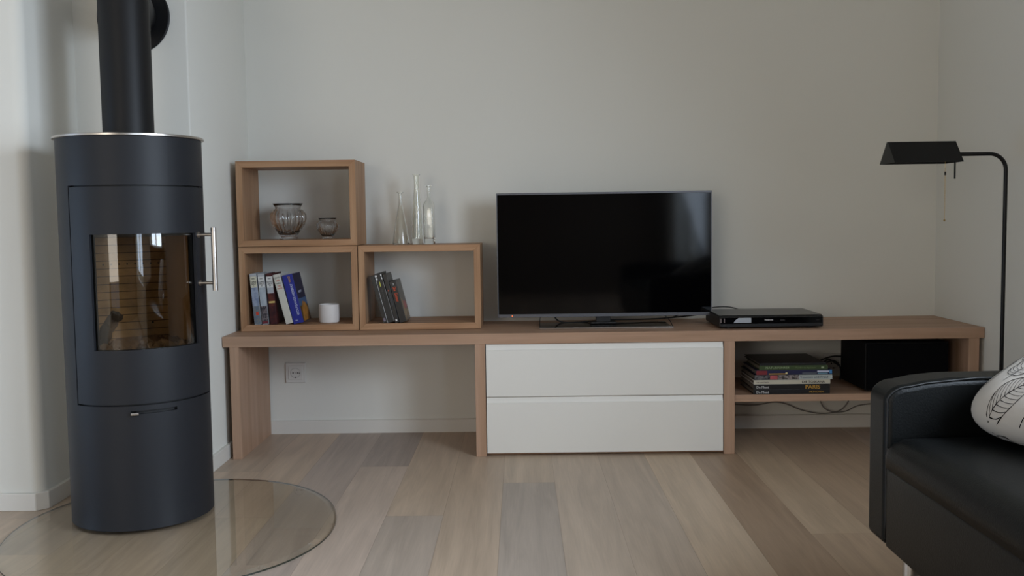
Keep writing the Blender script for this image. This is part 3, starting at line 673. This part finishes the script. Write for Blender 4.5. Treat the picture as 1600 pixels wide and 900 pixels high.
# disc cases and book in the right-hand box
cblk = mat('case_black', srgb(13, 13, 15), .35, noise=(20, .05)); cblk2 = mat('case_charcoal', srgb(18, 19, 21), .4, noise=(20, .05))
def case(x, th, h, lean, label, m): return leaning('disc_case', label, 'disc case', x, BZ, YF, th, h, .132, lean, m, kind='case')
r, c = case(-.5165, .0135, .183, 14.5, 'plain black disc case, leftmost leaning against the side of the box shelf', cblk)
patch('spine_mark', .003, .0105, .006, .018, mat('mark_lilac', srgb(118, 108, 124), .5, noise=(80, .2)), c)
mt = Matrix.Translation((.0045, -.0006, .10)) @ Matrix.Rotation(pi/2, 4, 'X') @ Matrix.Rotation(-pi/2, 4, 'Z'); text('lettering', 'DER FILM', .006, mt, M_letg, c)
r, c = case(-.5010, .0265, .190, 14.2, 'wide black disc case with white spine edges and a small yellow mark', cblk2)
patch('spine_edge', .0002, .0013, .001, .176, M_letter, c); patch('spine_edge', .0250, .0263, .001, .176, mat('edge_grey', srgb(150, 150, 150), .4, noise=(50, .05)), c)
for x0 in (0.0005, .0215):
    for z_ in (.178, .166): patch('spine_mark', x0, x0+(.0068 if x0 < .01 else .0045), z_, z_+.0075, M_letter, c)
patch('spine_mark', .010, .0135, .140, .158, mat('mark_yellow', srgb(196, 196, 80), .5, noise=(50, .05)), c)
mt = Matrix.Translation((.0105, -.0006, .128)) @ Matrix.Rotation(pi/2, 4, 'X') @ Matrix.Rotation(-pi/2, 4, 'Z'); text('lettering', 'DIE SAMMLUNG', .0062, mt, M_letg, c)
r, c = case(-.4725, .0150, .189, 13.6, 'thin black disc case squeezed between the wide case and the red printed book', cblk)
patch('spine_mark', .005, .009, .122, .127, mred, c); patch('spine_mark', .004, .010, .006, .013, M_letter, c)
mt = Matrix.Translation((.0055, -.0006, .118)) @ Matrix.Rotation(pi/2, 4, 'X') @ Matrix.Rotation(-pi/2, 4, 'Z'); text('lettering', 'THE COLLECTION', .0062, mt, mat('letter_bluegrey', srgb(90, 100, 120), .5, noise=(50, .05)), c)
r, c = case(-.4545, .0255, .160, 13.8, 'shorter dark case with orange spine lettering and a red and ochre cover', cblk)
mt = Matrix.Translation((.0085, -.0006, .138)) @ Matrix.Rotation(pi/2, 4, 'X') @ Matrix.Rotation(-pi/2, 4, 'Z'); text('lettering', 'Die  Geister', .0155, mt, mat('print_orange', srgb(214, 76, 34), .5, noise=(50, .05)), c, True, sx=.75)
text('lettering', '2', .012, front_text_matrix(.010, -.0006, .144), M_letter, c, True)
side_patch('cover_panel', .0255, .002, .131, .002, .158, mat('cover_olive_grey', srgb(74, 68, 58), .35, noise=(12, .15)), c)
side_patch('cover_picture', .0260, 0, 0, 0, 0, pic('cover_ochre', (150, 124, 80), (80, 60, 44), 45), c, pts=[(.004, .004), (.128, .004), (.128, .036), (.08, .046), (.03, .085), (.004, .09)])
side_patch('cover_picture', .0263, 0, 0, 0, 0, pic('cover_crimson', (190, 48, 42), (120, 34, 50), 50), c, pts=[(.04, .046), (.1, .042), (.12, .056), (.10, .075), (.07, .07), (.035, .08)])

# stacked travel books on the lower shelf, topmost last
def flat_book(x0, x1, z0, th, yf, yb, cm, label, rot=0, name='book'):
    r = thing(name, label, 'book', ((x0+x1)/2, (yf+yb)/2, z0), rot)
    w = (x1-x0)/2; d = (yb-yf)/2; c = min(.0022, th*.2)
    bm = bmesh.new(); box(bm, -w, w, -d, -d+.003, 0, th); box(bm, -w, w, -d+.003, d, 0, c); box(bm, -w, w, -d+.003, d, th-c, th)
    cv = fin('cover', bm, cm, r, bevel=.0005)
    bm = bmesh.new(); box(bm, -w+.004, w-.004, -d+.003, d-.004, c, th-c); fin('pages', bm, mat('dark_pages', srgb(120, 112, 104), .9, noise=(60, .08)), r)  # page edges coloured darker than in the upright books
    return r, cv, w, d
def sp_patch(name, x0, x1, z0, z1, m, cv, d, k=1):
    bm = bmesh.new(); box(bm, x0, x1, -d-.0003*k, -d+.0002, z0, z1); return fin(name, bm, m, cv)
def sp_text(s, size, x, z, m, cv, d, **kw): return text('lettering', s, size, front_text_matrix(x, -d-.0009, z), m, cv, **kw)
zz = .2128; YB = -.405
nbk = mat('cover_black', srgb(22, 21, 22), .35, noise=(20, .06)); grn = mat('cover_green', srgb(56, 72, 36), .4, noise=(20, .08))
r, cv, w, d = flat_book(.8440, 1.1210, zz, .0168, YB, YB+.215, nbk, 'black travel book with small gold title, bottom of the stack on the shelf'); zz += .0170
sp_text('Du Mont', .0125, -w+.010, .0035, M_letter, cv, d); sp_text('MÜNCHEN', .0085, w-.075, .0045, mgold, cv, d, sx=1.25)
r, cv, w, d = flat_book(.8440, 1.1210, zz, .0190, YB, YB+.215, nbk, 'black travel book with large gold PARIS on its spine', radians(.0)); zz += .0192
sp_text('Du Mont', .0125, -w+.010, .005, M_letter, cv, d); sp_text('PARIS', .0195, w-.090, .0022, mgold, cv, d, font_bold=True, sx=1.12)
r, cv, w, d = flat_book(.8450, 1.1220, zz, .0158, YB, YB+.215, cw, 'cream spined travel book titled DIE TOSKANA in the stack'); zz += .0160
sp_patch('spine_panel', -w+.0005, w-.0005, .0005, .0153, mat('spine_ivory', srgb(196, 190, 172), .5, noise=(20, .03)), cv, d)
sp_text('DIE TOSKANA', .0115, w-.103, .0040, mink, cv, d, font_bold=True, sx=1.12); sp_text('DIE KUNSTREISE', .0062, -w+.010, .005, M_letg, cv, d)
r, cv, w, d = flat_book(.8470, 1.1290, zz, .0182, YB-.001, YB+.214, nbk, 'travel book with pictures and a pale title field reading Venetien und Friaul'); zz += .0184
sp_patch('spine_picture', -w+.0005, -w+.055, .001, .0172, pic('pic_a', (20, 22, 30), (110, 108, 110), 70), cv, d)
sp_patch('spine_picture', -w+.057, -w+.083, .001, .0165, mat('pic_pink', srgb(176, 84, 88), .5, noise=(120, .35)), cv, d)
sp_patch('spine_picture', -w+.084, w-.121, .001, .0172, pic('pic_b', (60, 56, 52), (150, 140, 138), 90), cv, d)
sp_patch('spine_panel', w-.120, w-.0005, .0008, .0174, mat('pale_field', srgb(176, 182, 178), .5, noise=(20, .03)), cv, d)
sp_text('Venetien und Friaul', .0132, w-.117, .0050, mat('letter_slate', srgb(84, 94, 108), .5, noise=(50, .05)), cv, d, sx=.98)
r, cv, w, d = flat_book(.8540, 1.1290, zz, .0168, YB+.001, YB+.212, cnavy, 'dark blue book with red and pale blue spine fields in the middle of the stack'); zz += .0170
sp_patch('spine_band', -w+.0005, -w+.040, .0005, .0155, mat('field_red', srgb(120, 34, 40), .5, noise=(60, .2)), cv, d)
sp_patch('spine_band', -w+.045, -w+.108, .0015, .0050, mgold, cv, d); sp_patch('spine_mark', -w+.106, -w+.113, .0022, .0088, mat('mark_cream', srgb(214, 204, 150), .5, noise=(50, .05)), cv, d, 2)
sp_patch('spine_band', w-.054, w-.012, .0085, .0142, mpale, cv, d); sp_patch('spine_band', w-.052, w-.016, .0022, .0058, mat('field_teal', srgb(110, 150, 165), .5, noise=(60, .1)), cv, d)
sp_patch('spine_band', w-.108, w-.056, .0015, .0080, mat('field_slate', srgb(84, 88, 98), .5, noise=(60, .1)), cv, d); sp_patch('spine_band', w-.010, w-.0005, .003, .0160, mat('field_sky', srgb(70, 130, 180), .5, noise=(60, .1)), cv, d)
r, cv, w, d = flat_book(.8660, 1.1140, zz, .0162, YB+.003, YB+.21, grn, 'green spined book near the top of the stack on the shelf'); zz += .0164
sp_text('NATURFÜHRER', .0108, -w+.022, .0050, mat('letter_pale_green', srgb(150, 168, 130), .5, noise=(50, .05)), cv, d, sx=1.15); sp_text('Wandern im Alpenraum', .0068, w-.118, .0060, mat('letter_soft_green', srgb(120, 138, 98), .5, noise=(50, .05)), cv, d, sx=1.1)
sp_patch('spine_mark', w-.024, w-.014, .005, .011, mat('mark_pale_green', srgb(160, 172, 140), .5, noise=(50, .05)), cv, d)
r, cv, w, d = flat_book(.8670, 1.1080, zz, .0085, YB+.004, YB+.245, nbk, 'thin dark book lying on top of the stack of travel books')

# ================================================================ CUP, VASES, BOTTLES
bm = bmesh.new()
pr_ = [(0, .0), (.034, .0), (.0375, .003), (.0392, .02), (.0394, .05), (.0385, .066), (.0375, .0695), (.0362, .0695), (.0355, .066), (.0362, .03), (.033, .008), (0, .007)]
lathe(bm, pr_, n=48); o = fin('tealight_cup', bm, M_ceramic, smooth=True, loc=(-.7325, -.205, BZ)); tag(o, 'round white ceramic cup beside the blue book in the box shelf', 'cup')
VZ = .7705+.0235+.0003
def vase(x, y, s, hh, label):
    # s: radii scale
    out = [(0, 0), (.030, 0), (.034, .003), (.0325, .008), (.030, .012), (.044, .034), (.058, .055), (.0655, .076), (.0645, .092), (.056, .106), (.047, .1145), (.0455, .118), (.050, .125), (.0560, .1335)]
    inn = [(.0540, .1335), (.0475, .125), (.0435, .118), (.045, .113), (.054, .1045), (.0620, .091), (.063, .076), (.0555, .056), (.041, .036), (.026, .017), (0, .015)]
    bm = bmesh.new(); lathe(bm, [(r*s, z*hh) for r, z in out+inn], n=144, flute=(22, .12, .012*hh, .112*hh), nout=len(out))
    o = fin('vase', bm, M_vase, smooth='all', loc=(x, y, VZ)); tag(o, label, 'vase'); return o
vase(-.890, -.16, 1.03, 1.03, 'larger ribbed smoky glass vase with flared rim in the top box shelf')
vase(-.7385, -.16, .635, .60, 'small ribbed glass vase with flared rim in the top box shelf')
QZ = .7685+.0004
def bottle(prof, x, y, m, label, n=48, liquid=None):
    bm = bmesh.new(); lathe(bm, prof, n=n); o = fin('glass_bottle', bm, m, smooth=True, loc=(x, y, QZ)); tag(o, label, 'bottle'); return o
t = .0016
def shell(out, t, base): 
    inn = [(max(r-t, .001), z) for r, z in out if z > base][::-1]
    return [(0, 0)]+out+inn+[(out[1][0]-t, base), (0, base)]
bottle(shell([(.031, 0), (.033, .003), (.0325, .008), (.022, .075), (.0078, .148), (.0065, .156), (.0066, .196), (.0125, .199), (.0125, .2025)], t, .004), -.4585, -.14, M_bottle, 'conical clear glass bottle with narrow neck, leftmost of the three')
bottle(shell([(.0200, 0), (.0215, .003), (.0213, .03), (.0190, .095), (.0135, .170), (.0098, .215), (.0098, .262), (.0145, .267), (.0145, .269)], t, .021), -.3945, -.14, M_bot2, 'tallest clear glass bottle with slim tapering body, middle of the three')
# square-bodied bottle
bm = bmesh.new()
def sq(r, z, e):   # superellipse ring
    o = []
    for k in range(48):
        a = 2*pi*k/48+pi/4; ca, sa = cos(a), sin(a); o.append(bm.verts.new((r*math.copysign(abs(ca)**(2/e), ca), r*math.copysign(abs(sa)**(2/e), sa), z)))
    return o
rings = [sq(r, z, e) for r, z, e in ((.0185, 0, 7), (.0195, .003, 7), (.0195, .148, 7), (.0175, .158, 5), (.009, .172, 2.2), (.0066, .180, 2), (.0066, .219, 2), (.0112, .222, 2), (.0112, .2255, 2), (.0052, .2255, 2), (.0050, .181, 2), (.0075, .173, 2.2), (.0155, .157, 5), (.0175, .147, 7), (.0175, .024, 7), (.0155, .020, 6))]
for A1, B1 in zip(rings[:-1], rings[1:]):
    for k in range(48): bm.faces.new((A1[k], A1[(k+1) % 48], B1[(k+1) % 48], B1[k]))
bm.faces.new(rings[0][::-1]); bm.faces.new(rings[-1])
o = fin('glass_bottle', bm, M_bottle, smooth=True, loc=(-.348, -.14, QZ)); o.rotation_euler = (0, 0, radians(-8)); tag(o, 'square bodied clear glass bottle with thin neck, rightmost of the three', 'bottle')

# ================================================================ FLOOR LAMP
LX, LY = 1.5415, -.80
lamp = thing('floor_lamp', 'black reading lamp with bent pole and tent shaped shade behind the sofa', 'floor lamp', (LX, LY, 0))
bm = bmesh.new(); lathe(bm, [(0, 0.0004), (.108, .0004), (.112, .003), (.112, .014), (.106, .019), (.012, .022), (.010, .034), (0, .034)], n=64); fin('base', bm, M_lamp, lamp, smooth=True)
bm = bmesh.new(); ar = .0062
zt_ = 1.0455; rb = .052
pts = [Vector((0, 0, .02)), Vector((0, 0, .5)), Vector((0, 0, zt_-rb))]+[Vector((-rb+rb*cos(a), 0, zt_-rb+rb*sin(a))) for a in lin(0, pi/2, 10)][1:]+[Vector((-.19, 0, zt_))]
tube(bm, pts, ar, 16); fin('pole', bm, M_lamp, lamp, smooth='all')
sx0, sx1 = 1.167-LX, 1.380-LX; hw_ = .0635; z0_, z1_ = 1.0195, 1.0865
bm = bmesh.new(); tt = .0016
prism(bm, [(-hw_, z0_), (-.005, z1_), (.005, z1_), (hw_, z0_), (hw_-.003, z0_), (.0035, z1_-.0035), (-.0035, z1_-.0035), (-hw_+.003, z0_)], 'x', sx0, sx1)
for x in (sx0, sx1-tt): prism(bm, [(-hw_+.0015, z0_), (-.004, z1_-.001), (.004, z1_-.001), (hw_-.0015, z0_)], 'x', x+.0001, x+tt-.0001)
shade = fin('lamp_shade', bm, M_lamp, lamp, recalc=False)
bmx = bmesh.new(); bmx.from_mesh(shade.data); bmesh.ops.recalc_face_normals(bmx, faces=bmx.faces); bmx.to_mesh(shade.data); bmx.free()
bm = bmesh.new(); tube(bm, smooth_path([(sx0+.02, 0, 1.040), (sx0+.1, 0, 1.036), (sx0+.16, 0, 1.040), (sx1-.02, 0, 1.044)], 4), [.006]*13, 14)
fin('bulb', bm, mat('bulb_glass', srgb(214, 208, 196), .25, noise=(20, .02)), lamp, smooth='all')
bm = bmesh.new(); tube(bm, [(1.372-LX, -.02, 1.03), (1.372-LX, -.02, .968)], .0026, 10); fin('tilt_rod', bm, M_lamp, lamp)
bm = bmesh.new(); cxh = 1.3375-LX; ch0 = -.03
tube(bm, [(cxh, ch0, 1.03), (cxh, ch0, .84)], .0006, 6)
z = 1.0
while z > .842:
    r = bmesh.ops.create_icosphere(bm, subdivisions=1, radius=.0013, matrix=Matrix.Translation((cxh, ch0, z))); z -= .0034
bmesh.ops.create_uvsphere(bm, u_segments=12, v_segments=8, radius=.0032, matrix=Matrix.Translation((cxh, ch0, .838)))
pc_ = fin('pull_chain', bm, M_brass, lamp, label='thin brass beaded pull chain')
bm = bmesh.new(); tube(bm, [(cxh, ch0, .99), (cxh, ch0, .979)], .0026, 10); fin('chain_connector', bm, M_dark, pc_)

# ================================================================ SOFA
sofa = thing('sofa', 'black leather sofa with low arm and chrome legs in the right foreground', 'sofa', (1.1, -2.9, 0))
ox, oy = 1.1, 2.9
YO, YI, XF, XB = -1.895, -1.99, .721, 1.50
def rbox(bm, x0, x1, y0, y1, z0, z1, r, seg=5):
    v = box(bm, x0, x1, y0, y1, z0, z1)
    es = set()
    for q in v:
        for e in q.link_edges: es.add(e)
    bmesh.ops.bevel(bm, geom=list(es), offset=r, segments=seg, profile=.6, affect='EDGES')
def arm(yo, yi, name='arm'):
    # side profile (x,z) with drooping rounded front top corner, extruded across y with soft edges
    prof = [(XF-ox, .2), (XF-ox, .488)]
    prof += [(XF-ox+.045*(1-cos(a)), .488+.036*sin(a)) for a in lin(0, pi/2, 8)][1:] + [(XF-ox+.08, .531), (XF-ox+.13, .536)]
    prof += [(XB-ox, .542), (XB-ox, .2)]
    bm = bmesh.new(); ya, yb = sorted((yo+oy, yi+oy)); prism(bm, prof, 'y', ya, yb)
    o = fin(name, bm, M_leather, sofa, smooth=True, bevel=.014, seg=4)
    s = 1 if yi < yo else -1
    # piping along the inner edge
    bm = bmesh.new(); yy = yi+oy+s*.0015
    P = [(XF-ox+.0035, yy, .215)]+[(XF-ox+.0035, yy, z) for z in lin(.25, .488, 6)]+[(x+.0012, yy, z-.0035) for x, z in prof[2:11]]+[(x, yy, .5365) for x in lin(XF-ox+.18, XB-ox, 8)]
    tube(bm, P, .0022, 8); fin('piping', bm, M_leatherd, o, smooth='all')
    bm = bmesh.new(); ys = lin(yo+oy-s*.006, yi+oy+s*.001, 6)
    tube(bm, [(XF-ox+.008-.004*(i/6), y, .501-.008*(i/6)) for i, y in enumerate(ys)], .0018, 8); fin('piping', bm, M_leatherd, o, smooth='all')
    return o
arm(YO, YI); arm(-3.505, -3.41)
bm = bmesh.new(); rbox(bm, XF-ox+.0015, XB-ox-.02, -3.408+oy, YI+oy-.002, .2, .3605, .006, 3); fin('seat_base', bm, M_leather, sofa, smooth=True)
# seat cushion with soft crowned top
bm = bmesh.new(); nx, ny = 24, 40
sx_0, sx_1, sy_0, sy_1 = XF-ox-.001, 1.36-ox, -3.405+oy, YI+oy-.004
def cush(bm, x0, x1, y0, y1, z0, z1, r, crown, nx=24, ny=36):
    top = []
    for i in range(nx+1):
        row = []
        for j in range(ny+1):
            u, v = i/nx, j/ny
            x = x0+(x1-x0)*(.5-.5*cos(pi*u)); y = y0+(y1-y0)*(.5-.5*cos(pi*v))
            d = min(x-x0, x1-x, y-y0, y1-y)
            zz = z1-r+math.sqrt(max(0, r*r-max(0, r-d)**2))
            zz += crown*sin(pi*(x-x0)/(x1-x0))*sin(pi*(y-y0)/(y1-y0))**.35 if 0 < u < 1 and 0 < v < 1 else 0
            row.append(bm.verts.new((x, y, zz)))
        top.append(row)
    for i in range(nx):
        for j in range(ny): bm.faces.new((top[i][j], top[i+1][j], top[i+1][j+1], top[i][j+1]))
    loop = [top[i][0] for i in range(nx+1)]+[top[nx][j] for j in range(1, ny+1)]+[top[i][ny] for i in range(nx-1, -1, -1)]+[top[0][j] for j in range(ny-1, 0, -1)]
    low = [bm.verts.new((v.co.x, v.co.y, z0)) for v in loop]; n_ = len(loop)
    for k in range(n_): bm.faces.new((loop[k], low[k], low[(k+1) % n_], loop[(k+1) % n_]))
    bm.faces.new(low)
cush(bm, sx_0, sx_1, sy_0, sy_1, .361, .426, .040, .010); seat = fin('seat_cushion', bm, M_leather, sofa, smooth='all')
bm = bmesh.new(); rbox(bm, 1.36-ox, 1.53-ox, -3.405+oy, YI+oy-.004, .25, .74, .04); fin('backrest', bm, M_leather, sofa, smooth=True)
for x, y in ((.759, -2.03), (.759, -3.37), (1.45, -2.03), (1.45, -3.37)):
    bm = bmesh.new(); tube(bm, [(x-ox, y+oy, .0006), (x-ox, y+oy, .2)], .0155, 24); tube(bm, [(x-ox, y+oy, .0004), (x-ox, y+oy, .004)], .018, 24)
    fin('leg', bm, M_chrome, sofa, smooth=True, label='round chrome leg')

# ================================================================ CUSHION with leaf drawing
CP = dict(o=Vector((0, 0, 0)), s=.225, th=.072)
eu = Vector((.35, -.93, .0)).normalized(); ev0 = Vector((.78, .30, .38)); ev = (ev0-eu*ev0.dot(eu)).normalized(); en = eu.cross(ev).normalized()
if en.z < 0: en = -en
CP['o'] = Vector((.860, -2.055, .478))+(eu+ev)*CP['s']*.87
def pil(u, v, side=1, lift=0.):
    m = max(abs(u), abs(v), 1e-6); e = 5.0; f = m/((abs(u)**e+abs(v)**e)**(1/e))     # rounded square outline
    h = CP['th']*(max(0, 1-m**3.2))**.5
    cr = .0022*sin(9*u+5*v)*(1-m*m)+.004*sin(3*u-4*v)*(1-m*m)
    return eu*(u*CP['s']*f)+ev*(v*CP['s']*f)+en*(side*(h+lift+cr))
bm = bmesh.new(); nn = 36
def pt(i): return -cos(pi*i/nn)
G = {}
for side in (1, -1):
    for i in range(nn+1):
        for j in range(nn+1):
            edge = i in (0, nn) or j in (0, nn)
            if side == -1 and edge: G[(side, i, j)] = G[(1, i, j)]
            else: G[(side, i, j)] = bm.verts.new(pil(pt(i), pt(j), side))
    for i in range(nn):
        for j in range(nn):
            q = [G[(side, i, j)], G[(side, i+1, j)], G[(side, i+1, j+1)], G[(side, i, j+1)]]
            if len(set(q)) == 4:
                try: bm.faces.new(q)
                except ValueError: pass
bmesh.ops.recalc_face_normals(bm, faces=bm.faces)
# leaf drawing: thin ribbons lying on the face
SIDE = [1]
def ribbon(P2, w0):
    w0 *= .58
    P2 = [Vector((p[0], p[1])) for p in P2]; L0 = []; L1 = []
    for i, p in enumerate(P2):
        t = (P2[min(i+1, len(P2)-1)]-P2[max(i-1, 0)]); t = t.normalized() if t.length > 1e-9 else Vector((1, 0)); nrm = Vector((-t.y, t.x))
        wv_ = w0*(.75+.25*sin(i*1.7))
        a_, b_ = p+nrm*wv_, p-nrm*wv_
        cl_ = lambda q: (max(-.995, min(.995, q.x)), max(-.995, min(.995, q.y)))
        L0.append(bm.verts.new(pil(*cl_(a_), SIDE[0], .0007))); L1.append(bm.verts.new(pil(*cl_(b_), SIDE[0], .0007)))
    for i in range(len(P2)-1):
        f = bm.faces.new((L0[i], L0[i+1], L1[i+1], L1[i])); f.material_index = 1
def leaf(cx, cy, ang, ln, wd, nv=7):
    def T(a, b): return (cx+a*cos(ang)-b*sin(ang), cy+a*sin(ang)+b*cos(ang))
    W = lambda t: wd*(sin(pi*t**.8))**.9
    bend = lambda t: .08*ln*sin(pi*t)
    for s in (1, -1): ribbon([T(t*ln, bend(t)+s*W(t)) for t in lin(0, 1, 22)], .0078)
    ribbon([T(t*ln, bend(t)) for t in lin(-.12, 1.02, 16)], .008)
    for k in range(1, nv+1):
        t0 = k/(nv+1.2)
        for s in (1, -1):
            t1 = min(.985, t0+.17)
            ribbon([T((t0+(t1-t0)*q)*ln, bend(t0)*(1-q)+(bend(t1)+s*W(t1)*.97)*q+s*.10*wd*sin(pi*q)) for q in lin(0, 1, 7)], .0052)
random.seed(21)
for sd in (1, -1):
    SIDE[0] = sd
    for r_i in range(-7, 8):
        for c_i in range(-4, 5):
            a_, b_ = c_i*.52+.26*(r_i % 2), r_i*.235; t0 = 1.05
            x_, y_ = a_*cos(t0)-b_*sin(t0)+random.uniform(-.02, .02), a_*sin(t0)+b_*cos(t0)+random.uniform(-.02, .02)
            if max(abs(x_), abs(y_)) < 1.0: leaf(x_-.14*cos(t0), y_-.14*sin(t0), t0+random.uniform(-.28, .28), random.uniform(.52, .60), random.uniform(.125, .15), 12)
cu = fin('throw_cushion', bm, [M_fabric, M_ink], smooth='all', loc=CP['o'], recalc=False); tag(cu, 'white cushion with black leaf outline print resting on the sofa', 'cushion')
